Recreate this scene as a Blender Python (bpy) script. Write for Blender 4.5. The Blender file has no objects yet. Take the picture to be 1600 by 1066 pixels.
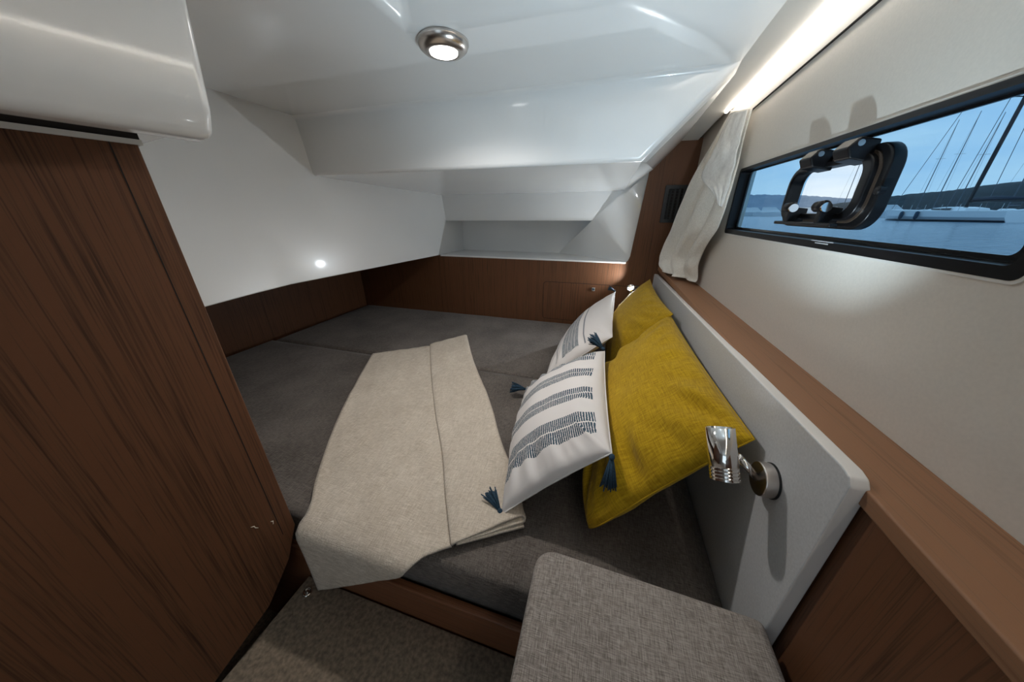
import bpy, bmesh, math, random
from mathutils import Vector, Matrix, noise
random.seed(7)
R = math.radians
scene = bpy.context.scene
col = scene.collection

# ------------------------------------------------------------------ camera
F_PX = 470.0
cam_d = bpy.data.cameras.new('camera')
cam_d.sensor_fit = 'HORIZONTAL'; cam_d.sensor_width = 36.0
cam_d.lens = F_PX * 36.0 / 1600.0
cam_d.clip_start = 0.02; cam_d.clip_end = 3000
cam = bpy.data.objects.new('camera', cam_d); col.objects.link(cam)
cam.location = (0, 0, 1.30)
cam.rotation_euler = (R(90 - 23), 0, R(16.5))
scene.camera = cam

# ------------------------------------------------------------------ exposure
scene.view_settings.view_transform = 'Standard'
scene.view_settings.look = 'None'
scene.view_settings.exposure = 0.38
scene.view_settings.gamma = 1.0
scene.view_settings.use_curve_mapping = False

# ------------------------------------------------------------------ world: blue overcast dusk sky
world = bpy.data.worlds.new('sky'); scene.world = world; world.use_nodes = True
wt = world.node_tree; wt.nodes.clear()
def wn(t, **k):
    n = wt.nodes.new(t)
    for a, b in k.items(): setattr(n, a, b)
    return n
w_out = wn('ShaderNodeOutputWorld'); w_bg = wn('ShaderNodeBackground')
w_tc = wn('ShaderNodeTexCoord'); w_map = wn('ShaderNodeMapping'); w_map.inputs['Scale'].default_value = (2.2, 2.2, 9.0)
w_noise = wn('ShaderNodeTexNoise'); w_noise.inputs['Scale'].default_value = 1.6; w_noise.inputs['Detail'].default_value = 5
w_ramp = wn('ShaderNodeValToRGB')
w_ramp.color_ramp.elements[0].position = 0.35; w_ramp.color_ramp.elements[0].color = (0.60, 0.77, 0.95, 1)
w_ramp.color_ramp.elements[1].position = 0.70; w_ramp.color_ramp.elements[1].color = (0.90, 0.96, 1.0, 1)
wt.links.new(w_tc.outputs['Generated'], w_map.inputs['Vector'])
wt.links.new(w_map.outputs['Vector'], w_noise.inputs['Vector'])
wt.links.new(w_noise.outputs['Fac'], w_ramp.inputs['Fac'])
wt.links.new(w_ramp.outputs['Color'], w_bg.inputs['Color'])
w_bg.inputs['Strength'].default_value = 0.85
wt.links.new(w_bg.outputs['Background'], w_out.inputs['Surface'])

# ------------------------------------------------------------------ large lights
def light(name, kind, loc, energy, color, target=None, **kw):
    d = bpy.data.lights.new(name, kind); d.energy = energy; d.color = color
    for a, b in kw.items(): setattr(d, a, b)
    o = bpy.data.objects.new(name, d); col.objects.link(o); o.location = loc
    if target is not None:
        v = Vector(target) - Vector(loc)
        o.rotation_euler = v.to_track_quat('-Z', 'Y').to_euler()
    return o
# daylight falling down the companionway hatch behind the photographer
light('companionway_daylight', 'AREA', (0.02, -1.95, 1.15), 3.2, (0.68, 0.86, 1.0), (0.15, 1.0, 1.45), shape='RECTANGLE', size=1.0, size_y=1.1)
# the hull window is a portal for the sky light
wp = light('hull_window_portal', 'AREA', (0.47, 0.89, 1.337), 1.0, (1, 1, 1), (-0.5, 0.89, 1.337), shape='RECTANGLE', size=0.2, size_y=0.9)
wp.data.cycles.is_portal = True
# ceiling downlight
light('downlight_beam', 'SPOT', (-0.405, 0.825, 1.628), 11.5, (1.0, 0.95, 0.90), (-0.405, 0.815, 0), spot_size=R(158), spot_blend=0.9, shadow_soft_size=0.022)

# ------------------------------------------------------------------ materials
def new_mat(name):
    m = bpy.data.materials.new(name); m.use_nodes = True
    return m, m.node_tree, m.node_tree.nodes['Principled BSDF']
def N(nt, t, **k):
    n = nt.nodes.new(t)
    for a, b in k.items():
        if a in n.inputs: n.inputs[a].default_value = b
        else: setattr(n, a, b)
    return n
def coords(nt, scale=(1, 1, 1), rot=(0, 0, 0), out='Object'):
    tc = nt.nodes.new('ShaderNodeTexCoord'); mp = nt.nodes.new('ShaderNodeMapping')
    mp.inputs['Scale'].default_value = scale; mp.inputs['Rotation'].default_value = rot
    nt.links.new(tc.outputs[out], mp.inputs['Vector']); return mp.outputs['Vector']
def ramp(nt, fac, stops):
    r = nt.nodes.new('ShaderNodeValToRGB'); e = r.color_ramp.elements
    while len(e) > 2: e.remove(e[-1])
    for i, (p, c) in enumerate(stops):
        if i > 1: e.new(p)
        e[i].position = p; e[i].color = (*c, 1)
    nt.links.new(fac, r.inputs['Fac']); return r.outputs['Color']
def bump(nt, b, height, strength=0.2, dist=0.001):
    n = nt.nodes.new('ShaderNodeBump'); n.inputs['Strength'].default_value = strength; n.inputs['Distance'].default_value = dist
    nt.links.new(height, n.inputs['Height']); nt.links.new(n.outputs['Normal'], b.inputs['Normal'])
def plain(name, color, rough=0.5, metal=0.0, coat=0.0, var=0.04, scale=30):
    m, nt, b = new_mat(name)
    n = N(nt, 'ShaderNodeTexNoise', Scale=scale, Detail=3.0)
    nt.links.new(coords(nt), n.inputs['Vector'])
    lo = tuple(c * (1 - var) for c in color); hi = tuple(min(1, c * (1 + var)) for c in color)
    nt.links.new(ramp(nt, n.outputs['Fac'], [(0.3, lo), (0.7, hi)]), b.inputs['Base Color'])
    b.inputs['Roughness'].default_value = rough; b.inputs['Metallic'].default_value = metal
    b.inputs['Coat Weight'].default_value = coat; b.inputs['Coat Roughness'].default_value = 0.06
    return m
def wood(name, dark, mid, light_, axis='Z', rough=0.42, density=1.0, rot=(0, 0, 0)):
    """veneer with long straight grain running along one axis"""
    m, nt, b = new_mat(name)
    long_, cross = 0.55, 150 * density
    sc = {'Z': (cross, cross, long_), 'Y': (cross, long_, cross), 'X': (long_, cross, cross)}[axis]
    v = coords(nt, sc, rot)
    n1 = N(nt, 'ShaderNodeTexNoise', Scale=1.0, Detail=4.0, Roughness=0.55); nt.links.new(v, n1.inputs['Vector'])
    sc2 = tuple(s * 0.16 if s > 5 else s * 0.5 for s in sc)
    n2 = N(nt, 'ShaderNodeTexNoise', Scale=1.0, Detail=3.0, Distortion=0.15); nt.links.new(coords(nt, sc2, rot), n2.inputs['Vector'])
    sc3 = tuple(s * 2.8 if s > 5 else s * 12 for s in sc)
    n3 = N(nt, 'ShaderNodeTexNoise', Scale=1.0, Detail=2.0); nt.links.new(coords(nt, sc3, rot), n3.inputs['Vector'])
    a = N(nt, 'ShaderNodeMath', operation='MULTIPLY_ADD'); nt.links.new(n2.outputs['Fac'], a.inputs[0]); a.inputs[1].default_value = 0.24
    s = N(nt, 'ShaderNodeMath', operation='MULTIPLY'); nt.links.new(n1.outputs['Fac'], s.inputs[0]); s.inputs[1].default_value = 0.34
    nt.links.new(s.outputs[0], a.inputs[2])
    a2 = N(nt, 'ShaderNodeMath', operation='MULTIPLY_ADD'); nt.links.new(n3.outputs['Fac'], a2.inputs[0]); a2.inputs[1].default_value = 0.50; nt.links.new(a.outputs[0], a2.inputs[2])
    nt.links.new(ramp(nt, a2.outputs[0], [(0.36, dark), (0.72, light_), (0.53, mid)]), b.inputs['Base Color'])
    b.inputs['Roughness'].default_value = rough + 0.08; b.inputs['Specular IOR Level'].default_value = 0.3
    bump(nt, b, n3.outputs['Fac'], 0.15, 0.0006)
    return m
def weave(name, c1, c2, freq=900, rough=0.95, out='Object', slub=0.35, bstr=0.5, bdist=0.0008, sheen=0.15, blotch=6.0):
    """woven cloth: crossed threads with slubs and soft blotches"""
    m, nt, b = new_mat(name)
    k = freq / 6.283
    def threads(sc):
        n = N(nt, 'ShaderNodeTexNoise', Scale=1.0, Detail=3.0, Roughness=0.6); nt.links.new(coords(nt, sc, out=out), n.inputs['Vector']); return n.outputs['Fac']
    tx = threads((k, k * 0.07, k * 0.25)); ty = threads((k * 0.07, k, k * 0.25))
    mx = N(nt, 'ShaderNodeMath', operation='ADD'); nt.links.new(tx, mx.inputs[0]); nt.links.new(ty, mx.inputs[1])
    h = N(nt, 'ShaderNodeMath', operation='MULTIPLY'); nt.links.new(mx.outputs[0], h.inputs[0]); h.inputs[1].default_value = 0.5
    bl = N(nt, 'ShaderNodeTexNoise', Scale=blotch, Detail=4.0); nt.links.new(coords(nt, out=out), bl.inputs['Vector'])
    mixf = N(nt, 'ShaderNodeMath', operation='MULTIPLY_ADD'); nt.links.new(bl.outputs['Fac'], mixf.inputs[0]); mixf.inputs[1].default_value = slub; nt.links.new(h.outputs[0], mixf.inputs[2])
    lo = 0.40 + slub * 0.5; nt.links.new(ramp(nt, mixf.outputs[0], [(lo, c1), (lo + 0.22, c2)]), b.inputs['Base Color'])
    b.inputs['Roughness'].default_value = rough; b.inputs['Sheen Weight'].default_value = sheen; b.inputs['Specular IOR Level'].default_value = 0.2
    bump(nt, b, h.outputs[0], bstr, bdist)
    return m

M = {}
M['gelcoat'] = plain('white_gelcoat', (0.86, 0.865, 0.86), 0.26, coat=0.6, var=0.015, scale=3)
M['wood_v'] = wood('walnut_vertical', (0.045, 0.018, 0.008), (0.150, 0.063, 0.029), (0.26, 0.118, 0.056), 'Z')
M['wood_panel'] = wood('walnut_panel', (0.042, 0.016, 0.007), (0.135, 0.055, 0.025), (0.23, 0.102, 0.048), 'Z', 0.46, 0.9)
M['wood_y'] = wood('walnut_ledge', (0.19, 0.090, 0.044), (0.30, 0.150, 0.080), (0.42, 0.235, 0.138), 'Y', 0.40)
M['wood_x'] = wood('walnut_lip', (0.10, 0.036, 0.016), (0.20, 0.078, 0.036), (0.30, 0.13, 0.06), 'X', 0.35)
M['hull_lining'] = plain('cream_lining', (0.69, 0.64, 0.57), 0.5, var=0.03, scale=220)
M['soffit'] = plain('cream_soffit', (0.70, 0.67, 0.62), 0.4, var=0.03, scale=3)
M['laminate'] = plain('grey_white_laminate', (0.60, 0.61, 0.62), 0.45, var=0.07, scale=260)
M['laminate_edge'] = plain('pale_edge_banding', (0.78, 0.74, 0.70), 0.45, var=0.02)
M['groove'] = plain('dark_groove', (0.012, 0.007, 0.005), 0.8)
M['black'] = plain('black_plastic', (0.005, 0.005, 0.006), 0.34, var=0.2, scale=90)
M['black'].node_tree.nodes['Principled BSDF'].inputs['Specular IOR Level'].default_value = 0.3
M['black_gloss'] = plain('black_glass_border', (0.006, 0.006, 0.007), 0.12, var=0.2)
M['bronze'] = plain('brown_black_seal', (0.055, 0.038, 0.028), 0.35, var=0.2)
M['vent'] = plain('charcoal_plastic', (0.012, 0.012, 0.012), 0.45)
M['chrome'] = plain('chrome', (0.78, 0.75, 0.72), 0.08, metal=1.0, var=0.01)
M['nickel'] = plain('brushed_nickel', (0.62, 0.57, 0.53), 0.26, metal=1.0, var=0.03)
M['steel'] = plain('stainless_steel', (0.55, 0.55, 0.55), 0.3, metal=1.0)
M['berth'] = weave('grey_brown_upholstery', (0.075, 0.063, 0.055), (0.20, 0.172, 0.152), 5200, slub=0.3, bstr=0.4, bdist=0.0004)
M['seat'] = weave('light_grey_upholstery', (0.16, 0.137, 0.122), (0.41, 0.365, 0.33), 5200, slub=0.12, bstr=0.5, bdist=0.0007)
M['blanket'] = weave('oatmeal_bouclé', (0.50, 0.42, 0.33), (0.74, 0.655, 0.555), 4200, slub=0.15, bstr=1.0, bdist=0.002, blotch=9)
M['mustard'] = weave('mustard_cotton', (0.33, 0.190, 0.004), (0.56, 0.355, 0.012), 1300, out='UV', slub=0.15, bstr=0.9, bdist=0.0016, sheen=0.1, blotch=3)
M['curtain'] = weave('ivory_linen', (0.72, 0.67, 0.59), (0.88, 0.84, 0.77), 4200, slub=0.1, bstr=0.2, bdist=0.0004)
M['curtain_lining'] = weave('white_lining', (0.72, 0.70, 0.66), (0.84, 0.82, 0.78), 2600, slub=0.1, bstr=0.15, bdist=0.0003)
M['navy'] = plain('navy_yarn', (0.018, 0.050, 0.085), 0.9, var=0.4, scale=300)
M['carpet'] = plain('brown_grey_carpet', (0.21, 0.165, 0.12), 0.95, var=0.35, scale=120)
M['dark'] = plain('dark_brown_lining', (0.05, 0.035, 0.028), 0.8)  # even dark brown for closet carcass, berth board and outer shell
M['rubber'] = plain('black_gasket', (0.01, 0.01, 0.01), 0.7)
M['scratch'] = plain('bare_scuff', (0.75, 0.66, 0.55), 0.7)
M['print'] = plain('grey_print', (0.45, 0.45, 0.45), 0.6)

def emit(name, color, strength):
    m, nt, b = new_mat(name)
    b.inputs['Base Color'].default_value = (*color, 1); b.inputs['Emission Color'].default_value = (*color, 1); b.inputs['Emission Strength'].default_value = strength
    return m
M['lamp'] = emit('lit_diffuser', (1.0, 0.97, 0.93), 14)
M['led'] = emit('lit_led_strip', (1.0, 0.93, 0.84), 13)
M['bulb'] = emit('lit_bulb', (0.93, 0.97, 1.0), 60)

def glass(name, tint):
    m = bpy.data.materials.new(name); m.use_nodes = True; nt = m.node_tree; nt.nodes.clear()
    o = nt.nodes.new('ShaderNodeOutputMaterial'); t = nt.nodes.new('ShaderNodeBsdfTransparent'); g = nt.nodes.new('ShaderNodeBsdfGlossy')
    t.inputs['Color'].default_value = (*tint, 1); g.inputs['Roughness'].default_value = 0.02
    lw_ = nt.nodes.new('ShaderNodeLayerWeight'); lw_.inputs['Blend'].default_value = 0.5
    pw = nt.nodes.new('ShaderNodeMath'); pw.operation = 'POWER'; pw.inputs[1].default_value = 5.0; nt.links.new(lw_.outputs['Facing'], pw.inputs[0])
    f = nt.nodes.new('ShaderNodeMath'); f.operation = 'MULTIPLY_ADD'; f.inputs[1].default_value = 0.22; f.inputs[2].default_value = 0.02; nt.links.new(pw.outputs[0], f.inputs[0])
    x = nt.nodes.new('ShaderNodeMixShader')
    nt.links.new(f.outputs[0], x.inputs[0]); nt.links.new(t.outputs[0], x.inputs[1]); nt.links.new(g.outputs[0], x.inputs[2]); nt.links.new(x.outputs[0], o.inputs['Surface'])
    return m
M['tinted_glass'] = glass('blue_tinted_glass', (0.60, 0.78, 0.90))
M['clear_glass'] = glass('clear_glass', (0.93, 0.96, 0.98))

def stripe_cloth(name, bands, dash=85.0, along='V', plain_bands=()):
    """white cotton printed with bands of short navy strokes (UV space)"""
    m, nt, b = new_mat(name)
    tc = nt.nodes.new('ShaderNodeTexCoord'); sep = nt.nodes.new('ShaderNodeSeparateXYZ'); nt.links.new(tc.outputs['UV'], sep.inputs[0])
    U, V = (sep.outputs['X'], sep.outputs['Y']) if along == 'V' else (sep.outputs['Y'], sep.outputs['X'])
    def mth(op, a, b2=None, c=None):
        n = nt.nodes.new('ShaderNodeMath'); n.operation = op
        for i, x in enumerate((a, b2, c)):
            if x is None: continue
            if isinstance(x, (int, float)): n.inputs[i].default_value = x
            else: nt.links.new(x, n.inputs[i])
        return n.outputs[0]
    jit = N(nt, 'ShaderNodeTexNoise', Scale=140.0, Detail=1.0); nt.links.new(tc.outputs['UV'], jit.inputs['Vector'])
    ju = mth('MULTIPLY_ADD', jit.outputs['Fac'], 0.010, U)
    total = None
    for (v0, v1, rows) in bands:
        inb = mth('MULTIPLY', mth('GREATER_THAN', V, v0), mth('LESS_THAN', V, v1))
        w = (v1 - v0) / rows
        rr = mth('DIVIDE', mth('SUBTRACT', V, v0), w)
        fr = mth('FRACT', rr); row = mth('FLOOR', rr)
        ph = mth('MULTIPLY', row, 2.4)
        lean = mth('MULTIPLY', fr, mth('MULTIPLY', mth('SUBTRACT', mth('MODULO', row, 2.0), 0.5), 1.6))
        sn = mth('SINE', mth('ADD', mth('MULTIPLY', ju, dash * 6.283), mth('ADD', ph, lean)))
        stroke = mth('GREATER_THAN', sn, -0.45)
        gap = mth('MULTIPLY', mth('GREATER_THAN', fr, 0.05), mth('LESS_THAN', fr, 0.95))
        t = mth('MULTIPLY', inb, mth('MULTIPLY', stroke, gap))
        total = t if total is None else mth('MAXIMUM', total, t)
    for (v0, v1) in plain_bands:
        t = mth('MULTIPLY', mth('GREATER_THAN', V, v0), mth('LESS_THAN', V, v1)); total = mth('MAXIMUM', total, mth('MULTIPLY', t, 0.75))
    edge = mth('MULTIPLY', mth('GREATER_THAN', U, 0.05), mth('LESS_THAN', U, 0.95))
    total = mth('MULTIPLY', total, edge)
    mix = nt.nodes.new('ShaderNodeMixRGB'); mix.inputs[1].default_value = (0.76, 0.72, 0.70, 1); mix.inputs[2].default_value = (0.035, 0.075, 0.11, 1)
    nt.links.new(total, mix.inputs[0]); nt.links.new(mix.outputs[0], b.inputs['Base Color'])
    b.inputs['Roughness'].default_value = 0.9; b.inputs['Sheen Weight'].default_value = 0.1
    n = N(nt, 'ShaderNodeTexNoise', Scale=260.0, Detail=2.0); nt.links.new(tc.outputs['UV'], n.inputs['Vector']); bump(nt, b, n.outputs['Fac'], 0.25, 0.0008)
    return m

# ------------------------------------------------------------------ object helpers
ORG = {}                                       # world origin of every object (parts share their thing's)
def link(name, bm, mats, parent=None, smooth=False, bevel=0, seg=3, solid=0, offset=-1, origin=None, kind=None, angle=35, subsurf=0):
    """turns a bmesh built in world coordinates into ONE object"""
    me = bpy.data.meshes.new(name)
    if parent is not None: org = ORG[parent.name]
    else: org = Vector(origin) if origin is not None else Vector((0, 0, 0))
    bmesh.ops.transform(bm, matrix=Matrix.Translation(-org), verts=bm.verts)
    bmesh.ops.recalc_face_normals(bm, faces=bm.faces) if not getattr(bm, 'keep', False) else None
    bm.to_mesh(me); bm.free()
    for m in (mats if isinstance(mats, (list, tuple)) else [mats]): me.materials.append(m)
    if smooth:
        for p in me.polygons: p.use_smooth = True
    o = bpy.data.objects.new(name, me); col.objects.link(o)
    if parent is not None: o.parent = parent
    else: o.location = org
    ORG[o.name] = org
    if solid:
        s = o.modifiers.new('thickness', 'SOLIDIFY'); s.thickness = solid; s.offset = offset
    if bevel:
        b = o.modifiers.new('rounding', 'BEVEL'); b.width = bevel; b.segments = seg; b.limit_method = 'ANGLE'; b.angle_limit = R(angle); b.harden_normals = False
        for p in me.polygons: p.use_smooth = True
        w = o.modifiers.new('normals', 'WEIGHTED_NORMAL'); w.keep_sharp = False
    if subsurf:
        s = o.modifiers.new('subdivision', 'SUBSURF'); s.levels = subsurf; s.render_levels = subsurf
    if kind: o['kind'] = kind
    return o
def thing(name, label, cat, loc, group=None):
    o = bpy.data.objects.new(name, None); col.objects.link(o); o.location = loc; o.empty_display_size = 0.05
    ORG[o.name] = Vector(loc); o['label'] = label; o['category'] = cat
    if group: o['group'] = group
    return o
def tag(o, label, cat, group=None, kind=None):
    o['label'] = label; o['category'] = cat
    if group: o['group'] = group
    if kind: o['kind'] = kind
    return o
def box(bm, x0, x1, y0, y1, z0, z1):
    vs = [bm.verts.new(p) for p in [(x0,y0,z0),(x1,y0,z0),(x1,y1,z0),(x0,y1,z0),(x0,y0,z1),(x1,y0,z1),(x1,y1,z1),(x0,y1,z1)]]
    for f in [(0,3,2,1),(4,5,6,7),(0,1,5,4),(1,2,6,5),(2,3,7,6),(3,0,4,7)]: bm.faces.new([vs[i] for i in f])
    return vs
def BX(*a):
    bm = bmesh.new(); box(bm, *a); return bm
def polys(verts, faces):
    bm = bmesh.new(); vs = [bm.verts.new(v) for v in verts]
    for f in faces: bm.faces.new([vs[i] for i in f])
    return bm
def prism(bm, pts, vec):
    """extrude a planar polygon by vec, closed solid"""
    a = [bm.verts.new(p) for p in pts]; b = [bm.verts.new(Vector(p) + Vector(vec)) for p in pts]
    n = len(pts); bm.faces.new(a); bm.faces.new(b[::-1])
    for i in range(n): bm.faces.new([a[i], b[i], b[(i+1) % n], a[(i+1) % n]])
def lathe(bm, prof, c, axis, seg=32):
    """prof = [(radius, distance along axis)], closed at both ends"""
    ax = Vector(axis).normalized(); u = ax.orthogonal().normalized(); w = ax.cross(u); c = Vector(c); rings = []
    for r, d in prof:
        rings.append([bm.verts.new(c + ax*d + (u*math.cos(t)+w*math.sin(t))*max(r, 1e-5)) for t in [2*math.pi*i/seg for i in range(seg)]])
    for a, b in zip(rings, rings[1:]):
        for i in range(seg): bm.faces.new([a[i], a[(i+1) % seg], b[(i+1) % seg], b[i]])
    bm.faces.new(rings[0][::-1]); bm.faces.new(rings[-1])
def tube(bm, pts, r, seg=8):
    pts = [Vector(p) for p in pts]; rings = []
    up = None
    for i, p in enumerate(pts):
        d = (pts[min(i+1, len(pts)-1)] - pts[max(i-1, 0)]).normalized()
        if up is None: up = d.orthogonal().normalized()
        up = (up - d*up.dot(d)).normalized(); w = d.cross(up)
        rr = r[i] if isinstance(r, (list, tuple)) else r
        rings.append([bm.verts.new(p + (up*math.cos(t)+w*math.sin(t))*rr) for t in [2*math.pi*k/seg for k in range(seg)]])
    for a, b in zip(rings, rings[1:]):
        for i in range(seg): bm.faces.new([a[i], a[(i+1) % seg], b[(i+1) % seg], b[i]])
    bm.faces.new(rings[0][::-1]); bm.faces.new(rings[-1])
def rrect(y0, y1, z0, z1, r, n=6):
    pts = []
    for cy, cz, a0 in [(y1-r, z1-r, 0), (y0+r, z1-r, 90), (y0+r, z0+r, 180), (y1-r, z0+r, 270)]:
        for k in range(n+1):
            a = R(a0 + 90*k/n); pts.append((cy + r*math.cos(a), cz + r*math.sin(a)))
    return pts
def ring(bm, outer, inner, f):
    """closed ring between two outlines; f(p, d) maps outline point p and depth index 0/1 to space"""
    n = len(outer)
    A = [bm.verts.new(f(p, 0)) for p in outer]; B = [bm.verts.new(f(p, 0)) for p in inner]
    C = [bm.verts.new(f(p, 1)) for p in outer]; D = [bm.verts.new(f(p, 1)) for p in inner]
    for i in range(n):
        j = (i+1) % n
        bm.faces.new([A[i], A[j], B[j], B[i]]); bm.faces.new([C[i], D[i], D[j], C[j]])
        bm.faces.new([A[i], C[i], C[j], A[j]]); bm.faces.new([B[i], B[j], D[j], D[i]])
def struct(name, bm, mats, **k):
    return link(name, bm, mats, kind='structure', **k)

# ================================================================== SETTING
# ---- moulded white liner: ceiling, beam, steps and after niche in one moulding
V = dict(
 a=(-1.242,1.145,1.655), b=(0.274,1.140,1.663), c=(0.25,1.05,1.66), d=(0.15,0.926,1.66), e=(-0.03,0.774,1.66), g=(-0.32,0.772,1.66), h=(-0.455,0.755,1.66),
 i=(-0.455,-1.4,1.66), j=(-0.92,-1.4,1.66), k=(-0.92,0.84,1.66), l=(-1.30,-1.4,1.70), m=(-1.268,0.94,1.684),
 lip0=(0.30,0.96,1.700), lip1=(0.31,0.5,1.735), lip2=(0.32,-1.4,1.75), re=(0.06,0.60,1.735), rh=(-0.40,0.62,1.735), ri=(-0.40,-1.4,1.735), lj=(0.292,1.05,1.682),
 a2=(-1.240,1.170,1.449), b2=(0.076,1.160,1.451), a3=(-1.134,2.097,1.417), b3=(0.072,2.100,1.424), a4=(-1.131,2.126,1.251), b4=(-0.098,2.130,1.257),
 a5=(-1.106,2.344,1.246), b5=(-0.108,2.344,1.252), a6=(-1.109,2.344,1.00), E=(-0.296,2.344,1.061), Fq=(-0.36,2.344,1.00),
 A=(0.205,2.008,1.520), B=(0.172,2.008,1.040), B2=(0.160,2.008,1.00), L1=(0.292,1.185,1.655), L2=(0.098,1.205,1.452), L3=(0.315,2.01,1.64))
keys = list(V)
def vi(s): return [keys.index(q) for q in s.split()]
faces = ['a b c d e g h i j k', 'm a k j l', 'c b lj', 'd c lj lip0', 'e d lip0 re', 'g e re', 'h g re rh', 'i h rh ri', 're lip0 lip1', 'rh re lip1', 'ri rh lip1 lip2',
         'a a2 b2 b', 'a2 a3 b3 b2', 'a3 a4 b4 b3', 'a4 a5 b5 b4', 'a5 a6 Fq E b5', 'b b2 L2 L1', 'b2 b3 A L2', 'A b3 b4 B', 'b4 b5 E', 'b4 E B', 'E Fq B2 B', 'L1 L2 A L3']
niche = [f for f in faces if 'B' in f.split() or 'E' in f.split() or f == 'b2 b3 A L2' or f == 'a3 a4 b4 b3' or f == 'a4 a5 b5 b4']
def submesh(fs):
    used = sorted({q for f in fs for q in f.split()}, key=keys.index)
    return polys([V[q] for q in used], [[used.index(q) for q in f.split()] for f in fs])
side = [f for f in niche if 'B' in f.split() or f in ('b4 b5 E', 'b2 b3 A L2')]
struct('wall_niche', submesh([f for f in niche if f not in side]), M['gelcoat'])
struct('wall_niche_side', submesh(side), M['gelcoat'], smooth=True)
bm = submesh([f for f in faces if f not in niche])
o = struct('ceiling', bm, M['gelcoat'], bevel=0.014, seg=4, angle=20)
# ---- left hull side, white moulding overhanging the locker
lw = [(-1.106,2.344,1.02), (-1.264,0.954,1.02), (-1.242,0.76,1.02), (-1.15,0.25,1.02)]
lt = [(-1.106,2.344,1.72), (-1.264,0.954,1.72), (-1.30,0.66,1.72), (-1.30,0.25,1.72)]
vs = lw + lt + [(-1.90,2.344,1.03), (-1.96,0.954,1.03), (-1.96,0.76,1.03), (-1.96,0.25,1.03)]
struct('wall_left', polys(vs, [(0,1,5,4),(1,2,6,5),(2,3,7,6),(0,8,9,1),(1,9,10,2),(2,10,11,3)]), M['gelcoat'], bevel=0.006, seg=3, angle=10)
# ---- little shelf on top of the after bulkhead
struct('trim_1', BX(-1.13, 0.134, 1.997, 2.36, 1.016, 1.026), M['gelcoat'], bevel=0.002)
# ---- after bulkhead in walnut, cut out round the niche
bk = [(-1.90,0.50),(0.56,0.50),(0.56,1.66),(0.29,1.648),(0.188,1.515),(0.153,1.06),(0.145,1.035),(0.130,1.020),(-1.90,1.020)]
bm = bmesh.new(); prism(bm, [(x, 2.0, z) for x, z in bk], (0, 0.012, 0)); struct('wall_back', bm, M['wood_v'])
# ---- locker wall along the left of the berth
bm = bmesh.new(); prism(bm, [(-1.865,2.0,0.5),(-1.925,0.95,0.5),(-1.925,0.95,1.06),(-1.865,2.0,1.06)], (-0.015,0,0))
prism(bm, [(-1.925,0.95,0.5),(-1.90,0.33,0.5),(-1.90,0.33,1.06),(-1.925,0.95,1.06)], (-0.015,0,0)); struct('locker_wall', bm, M['wood_v'])
# ---- cream hull side with the window opening
XW = 0.417
Y0, Y1, Z0, Z1 = 0.448, 1.343, 1.238, 1.436
bm = bmesh.new()
def quad(bm, pts): bm.faces.new([bm.verts.new(p) for p in pts])
for y0, y1, z0, z1 in [(-1.5,2.05,0.0,Z0),(-1.5,Y0,Z0,Z1),(Y1,2.05,Z0,Z1),(-1.5,2.05,Z1,1.80)]: box(bm, XW, XW+0.045, y0, y1, z0, z1)
struct('wall_right', bm, M['hull_lining'])
# ---- soffit, light cove and fascia along the top of the hull side
sof = [(1.99,1.642),(1.60,1.664),(1.0,1.700),(0.5,1.730),(-1.4,1.755)]
bm = bmesh.new()
for (ya, za), (yb, zb) in zip(sof, sof[1:]):
    prism(bm, [(0.285,ya,za),(0.392,ya,za),(0.392,ya,za+0.012),(0.285,ya,za+0.012)], (0, yb-ya, 0)) if False else None
    v = [(0.283,ya,za),(0.392,ya,za),(0.392,yb,zb),(0.283,yb,zb)]
    a = [bm.verts.new(p) for p in v]; b = [bm.verts.new((p[0],p[1],p[2]+0.012)) for p in v]
    bm.faces.new(a); bm.faces.new(b[::-1])
    for i in range(4): bm.faces.new([a[i], b[i], b[(i+1)%4], a[(i+1)%4]])
struct('trim_2', bm, M['soffit'])
def rail(name, x0, x1, dz0, dz1, mat, y_end=-1.4, yst=1.99, **k):
    bm = bmesh.new(); pts = [p for p in sof if p[0] <= yst]
    pts = [(yst, 1.642 + (1.99-yst)*0.0575)] + [p for p in pts if p[0] < yst-0.01]
    ra = []
    for y, z in pts: ra.append([bm.verts.new(q) for q in [(x0,y,z+dz0),(x1,y,z+dz0),(x1,y,z+dz1),(x0,y,z+dz1)]])
    for a, b in zip(ra, ra[1:]):
        for i in range(4): bm.faces.new([a[i], b[i], b[(i+1)%4], a[(i+1)%4]])
    bm.faces.new(ra[0]); bm.faces.new(ra[-1][::-1])
    return bm
struct('trim_3', rail('', 0.4135, 0.418, -0.062, -0.012, 0, yst=1.56), M['soffit'])
struct('trim_4', rail('', 0.4128, 0.4195, -0.0645, -0.062, 0, yst=1.56), M['groove'])
# ---- deck above, so that no daylight leaks past the liner
struct('deck', BX(-2.2, 0.50, -2.1, 2.6, 1.80, 1.84), M['gelcoat'])
struct('hull_bottom', polys([(-2.2,-2.1,-0.02),(0.5,-2.1,-0.02),(0.5,2.6,-0.02),(-2.2,2.6,-0.02)], [(0,1,2,3)]), M['dark'])
struct('wall_left_outer', BX(-2.22,-2.2,-2.1,2.6,-0.02,1.84), M['dark'])
struct('wall_back_outer', BX(-2.2,0.5,2.58,2.6,-0.02,1.84), M['dark'])
struct('wall_front', BX(-2.2,0.5,-2.1,-2.08,-0.02,1.84), M['soffit'])
struct('wall_right_outer', BX(0.462,0.5,2.0,2.6,-0.02,1.84), M['dark'])
# ---- floor
struct('floor', BX(-2.2, 0.46, -2.1, 2.0, -0.02, 0.0), M['carpet'])
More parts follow.
